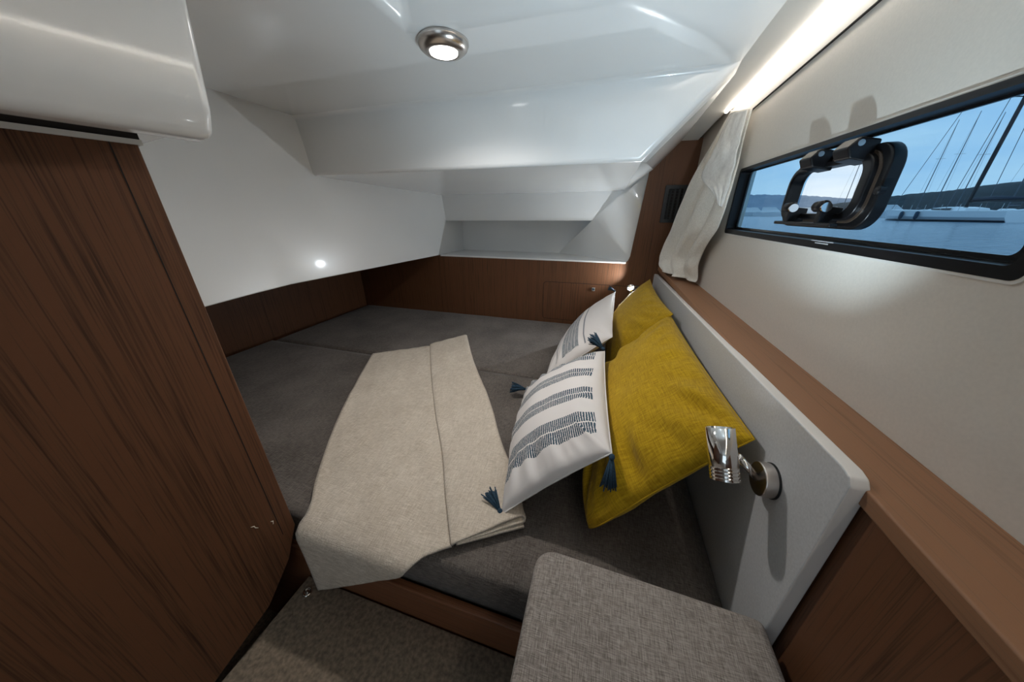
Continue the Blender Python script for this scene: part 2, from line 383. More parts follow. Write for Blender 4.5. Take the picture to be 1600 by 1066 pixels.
# ---- walnut side panel under the ledge, and the ledge
struct('side_panel', BX(0.326, 0.338, -1.4, 2.0, 0.0, 0.985), M['wood_y' if False else 'wood_v'])
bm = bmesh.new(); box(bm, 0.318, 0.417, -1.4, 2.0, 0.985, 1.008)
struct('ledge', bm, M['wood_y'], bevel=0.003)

# ---- closet panel at left (standing partition)
th = R(11.5); dW = Vector((math.sin(th), math.cos(th), 0)); nW = Vector((dW.y, -dW.x, 0)); pW = Vector((-0.65, 0.33, 0))
def Wp(s, off, z): return tuple(pW + dW*s + nW*off + Vector((0, 0, z)))
t = thing('closet', 'tall dark walnut partition panel with scuffs, left of the berth', 'closet', tuple(pW))
bm = bmesh.new()
out = [(-1.5,0.0),(-0.25,0.0),(-0.24,0.37),(-0.10,0.44),(-0.035,0.52),(0.0,0.60),(0.0,1.40),(-1.5,1.40)]
prism(bm, [Wp(s, 0, z) for s, z in out], tuple(-nW*0.02)); link('side_panel', bm, M['wood_panel'], t, bevel=0.002)
bm = bmesh.new(); prism(bm, [Wp(-1.5,-0.021,0),Wp(-0.32,-0.021,0),Wp(-0.32,-0.021,1.40),Wp(-1.5,-0.021,1.40)], tuple(-nW*0.55)); link('carcass', bm, M['dark'], t)
bm = bmesh.new(); prism(bm, [Wp(-0.028,0.0004,0.60),Wp(-0.0265,0.0004,0.60),Wp(-0.0265,0.0004,1.40),Wp(-0.028,0.0004,1.40)], tuple(-nW*0.002)); link('edge_groove', bm, M['groove'], t)
bm = bmesh.new(); prism(bm, [Wp(-1.5,0.004,1.389),Wp(0.004,0.004,1.389),Wp(0.004,0.004,1.3955),Wp(-1.5,0.004,1.3955)], tuple(-nW*0.02)); link('top_trim', bm, M['soffit'], t)
bm = bmesh.new(); prism(bm, [Wp(-1.5,0.0015,1.3955),Wp(0.003,0.0015,1.3955),Wp(0.003,0.0015,1.414),Wp(-1.5,0.0015,1.414)], tuple(-nW*0.02)); link('shadow_gap', bm, M['groove'], t)
for (s0, z0, pts) in [(-0.066,0.672,[(-.004,.006),(.001,.003),(.002,-.003),(.006,-.008)]), (-0.036,0.652,[(-.002,.005),(.002,.002),(.001,-.004),(.000,-.006)])]:
    bm = bmesh.new(); tube(bm, [Wp(s0+a, 0.0006, z0+b) for a, b in pts], [0.0004,0.0011,0.0008,0.0004], 6); link('scuff_mark', bm, M['scratch'], t)

# ---- white moulded housing above the closet
bm = bmesh.new()
prof = [(-0.9,1.408),(0.04,1.406),(0.085,1.3895),(0.118,1.392),(0.130,1.422),(0.128,1.80),(-0.9,1.80)]
def far_s(off, z): return 0.045 + 0.02*(z-1.39)/0.2
A_ = [bm.verts.new(Wp(-1.4, o_, z)) for o_, z in prof]; B_ = [bm.verts.new(Wp(far_s(o_, z), o_, z)) for o_, z in prof]
bm.faces.new(A_); bm.faces.new(B_[::-1])
for i in range(7): bm.faces.new([A_[i], B_[i], B_[(i+1) % 7], A_[(i+1) % 7]])
struct('overhead_housing', bm, M['gelcoat'], bevel=0.012, seg=5, angle=15)

# ---- step in front of the berth
t = thing('step', 'brown grey carpeted step with small chrome lift ring, below berth front', 'step', (-0.35, 0.1, 0))
link('step_body', BX(-0.695, 0.32, -0.30, 0.338, 0.0, 0.345), M['wood_x'], t)
link('step_top', BX(-0.697, 0.322, -0.302, 0.3385, 0.345, 0.36), M['carpet'], t, bevel=0.003)
bm = bmesh.new(); lathe(bm, [(0.007,0),(0.012,0.0),(0.012,0.002),(0.009,0.0035),(0.007,0.001),(0.004,0.001),(0.003,0.003)], (-0.665,0.305,0.3605), (0,0,1), 24); link('lift_ring', bm, M['chrome'], t, smooth=True)

# ================================================================== BERTH
t = thing('berth_base', 'walnut berth base with raised front lip, under the mattresses', 'bed base', (-0.8, 1.2, 0))
link('front_board', BX(-1.89, 0.322, 0.342, 0.356, 0.0, 0.478), M['wood_x'], t)
link('base_board', BX(-1.88, 0.322, 0.357, 1.995, 0.44, 0.478), M['dark'], t)
link('front_lip', BX(-0.72, 0.322, 0.328, 0.346, 0.468, 0.502), M['wood_x'], t, bevel=0.004)

def cushion(bm, x0, x1, y0, y1, z0, z1, nx=14, ny=14, crown=0.006, edge=0.016):
    """upholstered slab with soft crown and rounded rims"""
    def pos(u, v): return x0+(x1-x0)*u, y0+(y1-y0)*v
    us = [0, .012, .035, .08] + [.08+.84*i/nx for i in range(1, nx)] + [.92, .965, .988, 1]
    top = []
    for v in us:
        row = []
        for u in us:
            x, y = pos(u, v); d = min(u*(x1-x0), (1-u)*(x1-x0), v*(y1-y0), (1-v)*(y1-y0))
            k = min(1, d/edge); drop = edge*(1-math.sqrt(max(0, 1-(1-k)**2)))
            c = crown*(math.sin(math.pi*u)*math.sin(math.pi*v))**0.5
            z = z1 - drop*0.8 + c + 0.0016*noise.noise((x*7, y*7, 3))
            row.append(bm.verts.new((x, y, z)))
        top.append(row)
    n = len(us)
    for i in range(n-1):
        for j in range(n-1): bm.faces.new([top[i][j], top[i][j+1], top[i+1][j+1], top[i+1][j]])
    loop = top[0] + [top[i][n-1] for i in range(1, n)] + top[n-1][n-2::-1] + [top[i][0] for i in range(n-2, 0, -1)]
    low = [bm.verts.new((v.co.x, v.co.y, z0)) for v in loop]; m = len(loop)
    for i in range(m): bm.faces.new([loop[i], loop[(i+1) % m], low[(i+1) % m], low[i]])
    bm.faces.new(low[::-1])
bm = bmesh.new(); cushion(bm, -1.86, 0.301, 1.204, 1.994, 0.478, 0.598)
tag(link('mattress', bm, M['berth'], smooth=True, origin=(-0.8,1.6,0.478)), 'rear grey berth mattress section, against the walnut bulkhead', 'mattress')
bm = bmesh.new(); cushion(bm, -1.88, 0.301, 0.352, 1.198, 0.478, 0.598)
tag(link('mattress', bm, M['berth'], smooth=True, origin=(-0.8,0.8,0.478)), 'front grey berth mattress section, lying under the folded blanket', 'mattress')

# ---- near seat cushion
t = thing('seat_cushion', 'light grey rounded seat cushion at bottom right, nearest the camera', 'cushion', (0.13, 0.1, 0.60))
bm = bmesh.new()
x0, x1, y0, y1, r = -0.058, 0.300, -0.16, 0.372, 0.035
outl = [(x1, y0), (x1, y1-0.012)] + [(x0+r+r*math.cos(R(a)), y1-r+r*math.sin(R(a))) for a in range(90, 181, 15)] + [(x0, y0)]
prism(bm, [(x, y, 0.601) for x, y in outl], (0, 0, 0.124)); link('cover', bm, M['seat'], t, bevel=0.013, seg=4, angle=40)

# ---- headboard panel
t = thing('headboard', 'pale grey laminate headboard panel behind the mustard pillows', 'headboard', (0.31, 1.2, 0.5))
bm = bmesh.new()
hb = [(1.995,0.50),(1.995,0.962),(1.985,0.966)] + [(0.375,1.020),(0.362,1.017),(0.355,1.008)] + [(0.353,0.50)]
prism(bm, [(0.303, y, z) for y, z in hb], (0.020, 0, 0)); bm.verts.ensure_lookup_table()
bm.faces.ensure_lookup_table()
for f in bm.faces:
    f.material_index = 0 if abs(f.normal.x) > 0.5 or len(f.verts) > 4 else 1
link('panel', bm, [M['laminate'], M['laminate_edge']], t, bevel=0.003, seg=2)

# ---- locker hatch on the bulkhead
t = thing('locker_hatch', 'small walnut locker hatch with chrome push button in back bulkhead', 'hatch', (-0.1, 1.999, 0.75))
bm = bmesh.new(); o1 = rrect(-0.370, 0.26, 0.62, 0.880, 0.022); i1 = rrect(-0.3675, 0.2575, 0.6225, 0.8775, 0.020)
ring(bm, o1, i1, lambda p, d: (p[0], 1.9985 + 0.001*d, p[1])); link('gap', bm, M['groove'], t)
bm = bmesh.new(); prism(bm, [(p[0], 1.9978, p[1]) for p in i1], (0, 0.0018, 0)); link('door_leaf', bm, M['wood_v'], t)
ps = link('push_lock', BX(-0.052, -0.030, 1.990, 1.998, 0.835, 0.859), M['chrome'], t, bevel=0.002)
bm = bmesh.new(); lathe(bm, [(0.006,0),(0.006,0.002),(0.004,0.003)], (-0.041,1.9895,0.847), (0,-1,0), 20); link('button', bm, M['navy'], ps, smooth=True)

# ---- air vent
t = thing('air_vent', 'black louvred air vent on walnut bulkhead beside the curtain', 'vent', (0.34, 1.998, 1.345))
vx0, vx1, vz0, vz1 = 0.281, 0.425, 1.252, 1.440
bm = bmesh.new(); ring(bm, rrect(vx0, vx1, vz0, vz1, 0.003, 2), rrect(vx0+0.018, vx1-0.018, vz0+0.018, vz1-0.018, 0.002, 2), lambda p, d: (p[0], 1.988 + 0.011*d, p[1])); link('frame', bm, M['vent'], t)
link('back_plate', BX(vx0+0.01, vx1-0.01, 1.9965, 1.999, vz0+0.01, vz1-0.01), M['groove'], t)
for i in range(5):
    x = vx0 + 0.027 + i*0.0225
    bm = bmesh.new(); prism(bm, [(x-0.004,1.9965,vz0+0.018),(x+0.006,1.990,vz0+0.018),(x+0.0072,1.9912,vz0+0.018),(x-0.003,1.9965,vz0+0.018)], (0,0,vz1-vz0-0.036)); link('slat', bm, M['vent'], t)
for i in range(10):
    z = vz0 + 0.026 + i*0.0151
    bm = bmesh.new(); box(bm, vx0+0.018, vx1-0.018, 1.9935, 1.9962, z, z+0.0022); link('fin', bm, M['vent'], t)

# ---- hull window
wn_ = thing('window_1', 'long black framed hull window with blue tinted glass', 'window', (XW, 0.9, 1.33)); wn_['kind'] = 'structure'
bm = bmesh.new()
ring(bm, rrect(Y0-0.003, Y1+0.003, Z0-0.004, Z1+0.003, 0.012), rrect(Y0+0.010, Y1-0.008, Z0+0.010, Z1-0.006, 0.010), lambda p, d: (XW-0.003 + 0.030*d, p[0], p[1]))
link('frame', bm, M['black'], wn_)
bm = bmesh.new(); ring(bm, rrect(Y0-0.006, Y1+0.006, Z0-0.008, Z1+0.006, 0.014), rrect(Y0-0.003, Y1+0.003, Z0-0.004, Z1+0.003, 0.012), lambda p, d: (XW-0.0022 + 0.004*d, p[0], p[1])); link('sealant', bm, M['soffit'], wn_)
bm = bmesh.new(); ring(bm, rrect(Y0, Y1, Z0, Z1, 0.012), rrect(Y0+0.040, Y1-0.026, Z0+0.018, Z1-0.010, 0.010), lambda p, d: (XW+0.0215 + 0.004*d, p[0], p[1])); link('printed_border', bm, M['black_gloss'], wn_)
# opening port in the middle of the pane: outline (y, z)
PO = rrect(0.702, 0.995, 1.272, 1.409, 0.040, 8); PI = rrect(0.744, 0.974, 1.300, 1.386, 0.026, 8)
PM = rrect(0.722, 0.985, 1.287, 1.396, 0.034, 8)
bm = bmesh.new(); ring(bm, rrect(Y0+0.001, Y1-0.001, Z0+0.001, Z1-0.001, 0.012, 8), PM, lambda p, d: (XW+0.026 + 0.005*d, p[0], p[1])); link('pane', bm, M['tinted_glass'], wn_)
pt = thing('opening_port', 'black opening port light with hinges and knobs in the hull window', 'porthole', (XW, 0.79, 1.34))
bm = bmesh.new(); ring(bm, PO, PM, lambda p, d: (XW+0.006 + 0.020*d, p[0], p[1])); link('outer_frame', bm, M['black'], pt, bevel=0.003, seg=2)
bm = bmesh.new(); ring(bm, rrect(0.716,0.990,1.283,1.400,0.037,8), rrect(0.722,0.985,1.287,1.396,0.034,8), lambda p, d: (XW+0.0045 + 0.003*d, p[0], p[1])); link('seal', bm, M['bronze'], pt)
bm = bmesh.new(); ring(bm, PM, PI, lambda p, d: (XW-0.004 + 0.028*d, p[0], p[1])); link('sash', bm, M['black'], pt, bevel=0.003, seg=2)
bm = bmesh.new(); prism(bm, [(XW+0.016, p[0], p[1]) for p in PI], (0.004,0,0)); link('pane', bm, M['clear_glass'], pt)
for y in (0.880, 0.770):
    bm = bmesh.new(); prism(bm, [(XW-0.034,y-0.022,1.405),(XW-0.020,y-0.022,1.421),(XW+0.010,y-0.022,1.416),(XW+0.010,y-0.022,1.380),(XW-0.026,y-0.022,1.388)], (0,0.044,0)); hg = link('hinge', bm, M['black'], pt, bevel=0.003, seg=2)
    bm = bmesh.new(); lathe(bm, [(0.005,0),(0.005,0.0015)], (XW-0.018,y-0.0222,1.411), (0,-1,0), 14); link('hinge_pin', bm, M['steel'], hg)
for y in (0.895, 0.780):
    bm = bmesh.new(); prism(bm, [(XW-0.026,y-0.007,1.283),(XW-0.016,y-0.007,1.276),(XW+0.008,y-0.007,1.283),(XW+0.008,y-0.007,1.310),(XW-0.026,y-0.007,1.314)], (0,0.014,0)); lt_ = link('latch', bm, M['black'], pt, bevel=0.002, seg=2)
    bm = bmesh.new(); lathe(bm, [(0.006,0),(0.010,0.002),(0.010,0.026),(0.008,0.028)], (XW-0.024,y+0.016,1.312), (0,-1,0.05), 20); link('knob', bm, M['black'], lt_, smooth=True)
    bm = bmesh.new(); lathe(bm, [(0.0085,0),(0.0085,0.004)], (XW-0.024,y-0.0125,1.3108), (0,-1,0.05), 20); link('knob_cap', bm, M['chrome'], lt_)
link('handle_bar', BX(XW-0.026, XW-0.012, 0.735, 0.945, 1.2765, 1.2835), M['black'], pt, bevel=0.002, seg=2)
bm = bmesh.new(); lathe(bm, [(0.007,0),(0.007,0.008),(0.005,0.010)], (XW+0.010,0.700,1.335), (-1,0,0), 16); link('side_catch', bm, M['black'], pt)
# tiny printed lines under the port
def text(name, body, size, loc, rot, mat, parent=None, extrude=0.0001):
    c = bpy.data.curves.new(name, 'FONT'); c.body = body; c.size = size; c.extrude = extrude; c.align_x = 'CENTER'; c.resolution_u = 2
    tmp = bpy.data.objects.new('tmp', c); col.objects.link(tmp)
    dg = bpy.context.evaluated_depsgraph_get(); me = bpy.data.meshes.new_from_object(tmp.evaluated_get(dg))
    bpy.data.objects.remove(tmp); me.materials.clear(); me.materials.append(mat); me.name = name
    org = ORG[parent.name]
    me.transform(Matrix.Translation(-org) @ Matrix.Translation(loc) @ rot)
    o = bpy.data.objects.new(name, me); col.objects.link(o); o.parent = parent; ORG[o.name] = org
    return o
rot = Matrix(((0,0,-1),(-1,0,0),(0,1,0))).to_4x4()
for k, s in enumerate(('KEEP CLOSED AT SEA', 'FERMER EN MER')): pass
def fine_print(y0, y1, z, h):
    bm = bmesh.new(); y = y1
    while y > y0:
        w = random.uniform(0.0012, 0.0022); box(bm, XW-0.0033, XW-0.003, y-w, y, z, z+h*random.uniform(0.8, 1)); y -= w + 0.0007
    return bm
link('fine_print', fine_print(0.745, 0.815, 1.2475, 0.0022), M['print'], wn_); link('fine_print', fine_print(0.760, 0.800, 1.2435, 0.0022), M['print'], wn_)

# ---- LED strip in the cove
led = link('light_strip', rail('', 0.389, 0.397, -0.006, 0.003, 0, yst=1.60), M['led'], origin=(0.40, 0.6, 1.70))
tag(led, 'glowing warm white light strip along the hull side above window', 'light')

# ---- ceiling downlight
t = thing('ceiling_light', 'round chrome rimmed ceiling downlight switched on', 'ceiling light', (-0.405, 0.815, 1.66))
bm = bmesh.new(); lathe(bm, [(0.058,0.0),(0.058,0.006),(0.054,0.014),(0.046,0.020),(0.036,0.022),(0.032,0.020)], (-0.405,0.815,1.661), (0,0,-1), 48); link('rim', bm, M['nickel'], t, smooth=True)
bm = bmesh.new(); lathe(bm, [(0.0315,0.0),(0.031,0.002),(0.024,0.0035),(0.01,0.004)], (-0.405,0.815,1.6405), (0,0,-1), 40); link('diffuser', bm, M['lamp'], t, smooth=True)

# ---- reading lamps
def reading_lamp(label, base, out, head_c, head_ax):
    """rosette at base, facing out; cylinder head whose open end points along head_ax"""
    t = thing('reading_lamp', label, 'lamp', base, 'chrome reading lamps of the berth')
    base, out, head_c, ax = Vector(base), Vector(out).normalized(), Vector(head_c), Vector(head_ax).normalized()
    bm = bmesh.new(); lathe(bm, [(0.0285,0.0),(0.0285,0.0025)], base, out, 40); link('gasket', bm, M['rubber'], t)
    bm = bmesh.new(); lathe(bm, [(0.0275,0.0026),(0.0275,0.018),(0.0262,0.020),(0.0,0.020)], base, out, 48); link('rosette', bm, M['nickel'], t, bevel=0.0006)
    a = base + out*0.020; side = (a - head_c); side = (side - ax*side.dot(ax)).normalized(); b = head_c + side*0.0245
    mid = a.lerp(b, 0.72)
    bm = bmesh.new(); tube(bm, [a, mid], 0.0058, 20); ar = link('arm', bm, M['chrome'], t, smooth=True)
    bm = bmesh.new(); tube(bm, [mid, b, head_c + side*0.015], 0.0035, 14); link('swivel_pin', bm, M['chrome'], ar, smooth=True)
    bm = bmesh.new(); dd = (b-mid).normalized(); lathe(bm, [(0.002,0),(0.0055,0.001),(0.0062,0.004),(0.0055,0.007),(0.002,0.008)], mid + dd*0.002, dd, 18); link('swivel_ball', bm, M['chrome'], ar, smooth=True)
    L = 0.082; rr = 0.0212; pr = [(0.0, -L/2), (rr*0.93, -L/2)]
    z = -L/2
    for k in range(4):
        pr += [(rr, z+0.001), (rr, z+0.0032), (rr*0.93, z+0.0040), (rr*0.93, z+0.0046)]; z += 0.0052
    pr += [(rr, z+0.001), (rr, L/2), (rr*0.90, L/2), (rr*0.90, L/2-0.014), (0.0, L/2-0.014)]
    bm = bmesh.new(); lathe(bm, pr, head_c, ax, 48); hd = link('lamp_head', bm, M['chrome'], t)
    for p in hd.data.polygons: p.use_smooth = len(p.vertices) == 4 and p.area > 1e-5
    bm = bmesh.new(); lathe(bm, [(0.012,0),(0.012,0.002),(0.006,0.005)], head_c + ax*(L/2-0.0135), ax, 24); link('bulb', bm, M['bulb'], hd, smooth=True)
    return t, head_c + ax*(L/2-0.004), ax
_, p, ax = reading_lamp('chrome reading lamp in the foreground, mounted near headboard front end', (0.303,0.468,0.898), (-1,0,0), (0.2215,0.463,0.939), (-0.10,0.36,0.58))
light('near_reading_beam', 'SPOT', p, 10.5, (0.66, 0.86, 1.0), p + ax, spot_size=R(104), spot_blend=0.6, shadow_soft_size=0.008)
_, p, ax = reading_lamp('far reading lamp glaring above the rear mustard pillow', (0.215,1.9955,0.862), (0,-1,0), (0.192,1.945,0.862), (-0.42,-0.62,0.66))
light('far_reading_beam', 'SPOT', p, 7.0, (0.86, 0.94, 1.0), p + Vector((-0.8,-0.25,0.15)), spot_size=R(165), spot_blend=0.4, shadow_soft_size=0.008)

# ================================================================== TEXTILES
def tassel(parent, at, direction, length=0.05, n=34, name='tassel', spread=0.35):
    at = Vector(at); d = Vector(direction).normalized(); u = d.orthogonal().normalized(); w = d.cross(u); bm = bmesh.new()
    lathe(bm, [(0.001,0),(0.0055,0.003),(0.0065,0.008),(0.0045,0.013)], at - d*0.002, d, 12)
    for i in range(n):
        a = random.uniform(0, 6.283); s = random.uniform(0.1, 1)*spread; L = length*random.uniform(0.75, 1.05)
        e = (u*math.cos(a)+w*math.sin(a)); st = at + d*0.011 + e*0.003
        tube(bm, [st, st + d*L*0.5 + e*L*s*0.45, st + d*L*0.95 + e*L*s + Vector((0,0,-L*0.12))], [0.0018, 0.0024, 0.0014], 5)
    return link(name, bm, M['navy'], parent, smooth=True)

def pillow(name, label, corners, thick, mat, group, back_thick=None, n=56, wr=0.006, seed=0, pull=0.07, power=0.5, sag=0.0, label_cat='pillow', corner=0.0):
    """corners in order (u0v0, u1v0, u1v1, u0v1); cloth bag, sharp at the seam, full in the middle"""
    c00, c10, c11, c01 = [Vector(c) for c in corners]; ctr = (c00+c10+c11+c01)/4
    nrm = ((c10+c11-c00-c01).cross(c01+c11-c00-c10)).normalized()
    if nrm.z < 0: nrm = -nrm
    t = thing(name, label, label_cat, tuple(ctr + Vector((0,0,-0.1))), group)
    bm = bmesh.new(); uvl = bm.loops.layers.uv.new('UVMap'); bt = back_thick if back_thick is not None else thick*0.7
    def P(a, b, side):
        ck = 1-corner*(abs(a*b))**7*(b > 0); a2 = a*ck*(1-pull*(1-b*b)); b2 = b*ck*(1-pull*(1-a*a)); u, v = (a2+1)/2, (b2+1)/2
        p = c00*(1-u)*(1-v) + c10*u*(1-v) + c11*u*v + c01*(1-u)*v
        f = max(0.0, (1-a*a)*(1-b*b))**power
        edge = 1 - abs(abs(a)-abs(b)) if max(abs(a), abs(b)) > 0.55 else 0
        r = max(abs(a), abs(b)); rad = math.exp(-((r-0.82)/0.16)**2)
        t_ = a/(abs(b)+0.001) if abs(b) > abs(a) else b/(abs(a)+0.001)
        puck = rad*(0.6*noise.noise((t_*3.5 + seed*3 + (9 if abs(b) > abs(a) else 0), r*1.3, seed)) + 0.3*noise.noise((t_*7 + seed, r*2.0, seed+5)))
        big = noise.noise((a*1.6+seed, b*1.6, side)) * 0.6 + 0.35*noise.noise((a*3.5+seed, b*2.0+a*1.5, side+4))
        off = (thick if side > 0 else bt)*f + (wr*2.2*puck + wr*big)*min(1, f*2.2)
        return p + nrm*side*off + Vector((0, 0, -sag*f))
    grid = {}
    for side in (1, -1):
        for i in range(n+1):
            for j in range(n+1):
                a = -math.cos(math.pi*i/n); b = -math.cos(math.pi*j/n)
                a = 0.6*a + 0.4*(2*i/n-1); b = 0.6*b + 0.4*(2*j/n-1)
                border = i in (0, n) or j in (0, n)
                if side < 0 and border: grid[side, i, j] = grid[1, i, j]; continue
                grid[side, i, j] = (bm.verts.new(P(a, b, side)), ((a+1)/2, (b+1)/2))
    for side in (1, -1):
        for i in range(n):
            for j in range(n):
                q = [grid[side, i, j], grid[side, i+1, j], grid[side, i+1, j+1], grid[side, i, j+1]]
                if side < 0: q = q[::-1]
                f = bm.faces.new([x[0] for x in q])
                for lp, x in zip(f.loops, q): lp[uvl].uv = x[1]
    cov = link('pillow_cover', bm, mat, t, smooth=True)
    # seam piping round the rim
    rim = []
    K = 40
    for s in range(4):
        for k in range(K):
            q = -1 + 2*k/K; a, b = [(q,-1),(1,q),(-q,1),(-1,-q)][s]
            ck = 1-corner*(abs(a*b))**7*(b > 0); a2 = a*ck*(1-pull*(1-b*b)); b2 = b*ck*(1-pull*(1-a*a)); u, v = (a2+1)/2, (b2+1)/2
            rim.append(c00*(1-u)*(1-v) + c10*u*(1-v) + c11*u*v + c01*(1-u)*v)
    rim.append(rim[0]); bm = bmesh.new(); tube(bm, rim, 0.0016, 6); link('seam', bm, mat, t, smooth=True)
    return t, nrm
gY, gW = 'mustard pillows along the headboard', 'white navy striped pillows'
pillow('pillow', 'mustard pillow at the back, behind the large mustard pillow', [(0.265,1.86,0.955),(0.262,1.16,0.965),(0.07,1.20,0.66),(0.07,1.86,0.66)], 0.075, M['mustard'], gY, 0.03, seed=2)
pillow('pillow', 'large mustard pillow in front, its corner behind the chrome reading lamp', [(0.262,1.19,0.95),(0.285,0.515,0.94),(0.030,0.47,0.645),(0.00,1.08,0.65)], 0.085, M['mustard'], gY, 0.05, seed=5, wr=0.012, pull=0.03, power=0.42, corner=0.05)
M['stripes_a'] = stripe_cloth('white_cotton_four_navy_bands', [(0.07,0.19,2),(0.32,0.44,2),(0.555,0.665,2),(0.765,0.905,2)], 58, 'V')
M['stripes_b'] = stripe_cloth('white_cotton_wide_navy_band', [(0.33,0.60,5)], 75, 'U', [(0.67,0.69),(0.22,0.235)])
t, nr = pillow('pillow', 'white pillow with four navy bands and tassels, leaning on large mustard pillow', [(-0.235,1.02,0.64),(0.04,1.02,0.85),(0.062,0.530,0.835),(-0.165,0.475,0.635)], 0.085, M['stripes_a'], gW, 0.03, seed=9, wr=0.010, pull=0.035, power=0.42)
tassel(t, (-0.168,0.475,0.637), (-0.65,0.55,0.25), 0.055, 64, spread=0.36); tassel(t, (0.063,0.528,0.833), (0.02,-0.25,-0.95), 0.062, 64, spread=0.25)
tassel(t, (-0.237,1.02,0.642), (-0.8,-0.1,0.15), 0.060, 64, spread=0.36); tassel(t, (0.038,1.03,0.852), (-0.55,0.5,0.3), 0.070, 64, spread=0.36)
t, nr = pillow('pillow', 'white pillow with one wide navy band, rear one near bulkhead', [(-0.13,1.66,0.645),(0.085,1.80,0.885),(0.065,1.13,0.865),(-0.185,1.10,0.64)], 0.075, M['stripes_b'], gW, 0.05, seed=14, wr=0.007, pull=0.05)
tassel(t, (0.086,1.803,0.887), (-0.5,-0.1,0.25), 0.04, 24)

# ---- folded blanket
t = thing('blanket', 'folded oatmeal wool throw lying across the berth and over its edge', 'blanket', (-0.6,0.8,0.60))
def lerp(a, b, t_): return a + (b-a)*t_
def blanket_point(s, v):
    """s along the cross fold in 0..1 (left to right), v from far to near"""
    farL, farC, farR = Vector((-1.117,1.175)), Vector((-0.886,1.36)), Vector((-0.715,1.52))
    nearL, nearC, nearR = Vector((-0.475,0.245)), Vector((-0.253,0.372)), Vector((-0.098,0.480))
    return farL, farC, farR, nearL, nearC, nearR
sideL = [(-1.117,1.175),(-0.99,0.92),(-0.83,0.63),(-0.70,0.44),(-0.635,0.345),(-0.622,0.172)]
midC = [(-0.880,1.355),(-0.70,1.06),(-0.53,0.80),(-0.41,0.63),(-0.33,0.50),(-0.253,0.382)]
sideR = [(-0.722,1.505),(-0.56,1.22),(-0.37,0.93),(-0.25,0.72),(-0.17,0.60),(-0.112,0.488)]
def curve(pts, v):
    k = v*(len(pts)-1); i = min(int(k), len(pts)-2); f = k-i
    p0 = pts[max(i-1,0)]; p1 = pts[i]; p2 = pts[i+1]; p3 = pts[min(i+2,len(pts)-1)]
    return Vector([0.5*((2*p1[c])+(-p0[c]+p2[c])*f+(2*p0[c]-5*p1[c]+4*p2[c]-p3[c])*f*f+(-p0[c]+3*p1[c]-3*p2[c]+p3[c])*f**3) for c in (0,1)])
def top_z(x, y):
    z = 0.612 + 0.003*noise.noise((x*9, y*9, 1)) + 0.003*noise.noise((x*22+y*8, y*14, 2))
    return z
def drape(x, y, h=0.0):
    """rest height on the mattress, bending down past its front edge; returns point"""
    edge = 0.352
    if y >= edge: 
        k = max(0, 1-(y-edge)/0.03); return Vector((x, y, top_z(x,y)+h - 0.006*k*k))
    over = edge - y
    a = min(over/0.02, 1)
    yy = edge - 0.034*math.sin(a*math.pi/2) - h*a*0.4 - 0.012*over*2
    return Vector((x, yy, top_z(x,y) + h*(1-a) - 0.006 - over*1.22*max(a,0.3)))
bm = bmesh.new(); uvl = bm.loops.layers.uv.new('UVMap')
nv = 90
prof = []          # (position across 0..1 left->crease, 1..2 crease->right ; height)
for k in range(34): prof.append((k/34*1.03, 0.0))
prof_main = prof
rows = []
for j in range(nv+1):
    v = j/nv; L, C_, Rr = curve(sideL, v), curve(midC, v), curve(sideR, v); row = []
    for k in range(41):
        u = k/40
        p = L.lerp(C_, u)
        wob = 0.006*math.sin(u*9+v*4)*u*(1-u)*4
        h = 0.003*math.sin(u*7+2)*noise.noise((u*3, v*4, 8)) + 0.010*math.exp(-((u-0.62-0.1*v)/0.05)**2)*max(0, v-0.45)*noise.noise((v*3,1,4))*2
        if v < 0.02: h += -0.003
        row.append(bm.verts.new(drape(p.x, p.y + wob*0.3, h)))
    rows.append(row)
for a, b in zip(rows, rows[1:]):
    for i in range(40): bm.faces.new([a[i], a[i+1], b[i+1], b[i]])
link('main_panel', bm, M['blanket'], t, smooth=True, solid=0.007, offset=1)
# right hand strip: cloth folded back over itself in three plies with round folds
bm = bmesh.new(); path = []
def arc(uc, hc, r, a0, a1, n=7): return [(uc + r*math.sin(R(a0+(a1-a0)*k/n))*1.0, hc + r*math.cos(R(a0+(a1-a0)*k/n))) for k in range(n+1)]
W_ = 0.20
for k in range(18): path.append(('f', k/17*0.95, 0.0315))
path2 = [(0.0, 0.012)] + [(0.012, 0.0215)] + [(x, 0.0255) for x in [0.03 + 0.90*k/18 for k in range(19)]]
path2 += [(0.965, 0.0235), (0.985, 0.019), (0.975, 0.0145), (0.94, 0.0125)] + [(x, 0.0125) for x in (0.8, 0.6, 0.4, 0.2, 0.10)]
path2 += [(0.07, 0.010), (0.07, 0.006), (0.10, 0.0045)] + [(x, 0.0045) for x in (0.25, 0.45, 0.65, 0.85, 0.95)]
rows = []
for j in range(nv+1):
    v = j/nv; C_, Rr = curve(midC, v), curve(sideR, v); row = []
    d = (Rr-C_)
    for q, h in path2:
        p = C_ + d*(q*1.0)
        # lower plies slide out a little at the near end
        ext = (0.0255-h)*0.8*q if v > 0.97 else 0
        e = Vector((d.y, -d.x)).normalized()*ext
        hh = 0.004 + h*(0.25+0.75*min(1, q*1.15)) + 0.003*noise.noise((q*4, v*7, 3)) + 0.0045*noise.noise((q*2+4, v*2.5, 6))*(h > 0.02)
        pt_ = drape(p.x + e.x, p.y + e.y, 0); pt_.z += hh
        row.append(bm.verts.new(pt_))
    rows.append(row)
for a, b in zip(rows, rows[1:]):
    for i in range(len(path2)-1): bm.faces.new([a[i], a[i+1], b[i+1], b[i]])
link('folded_strip', bm, M['blanket'], t, smooth=True, solid=0.0062, offset=0)

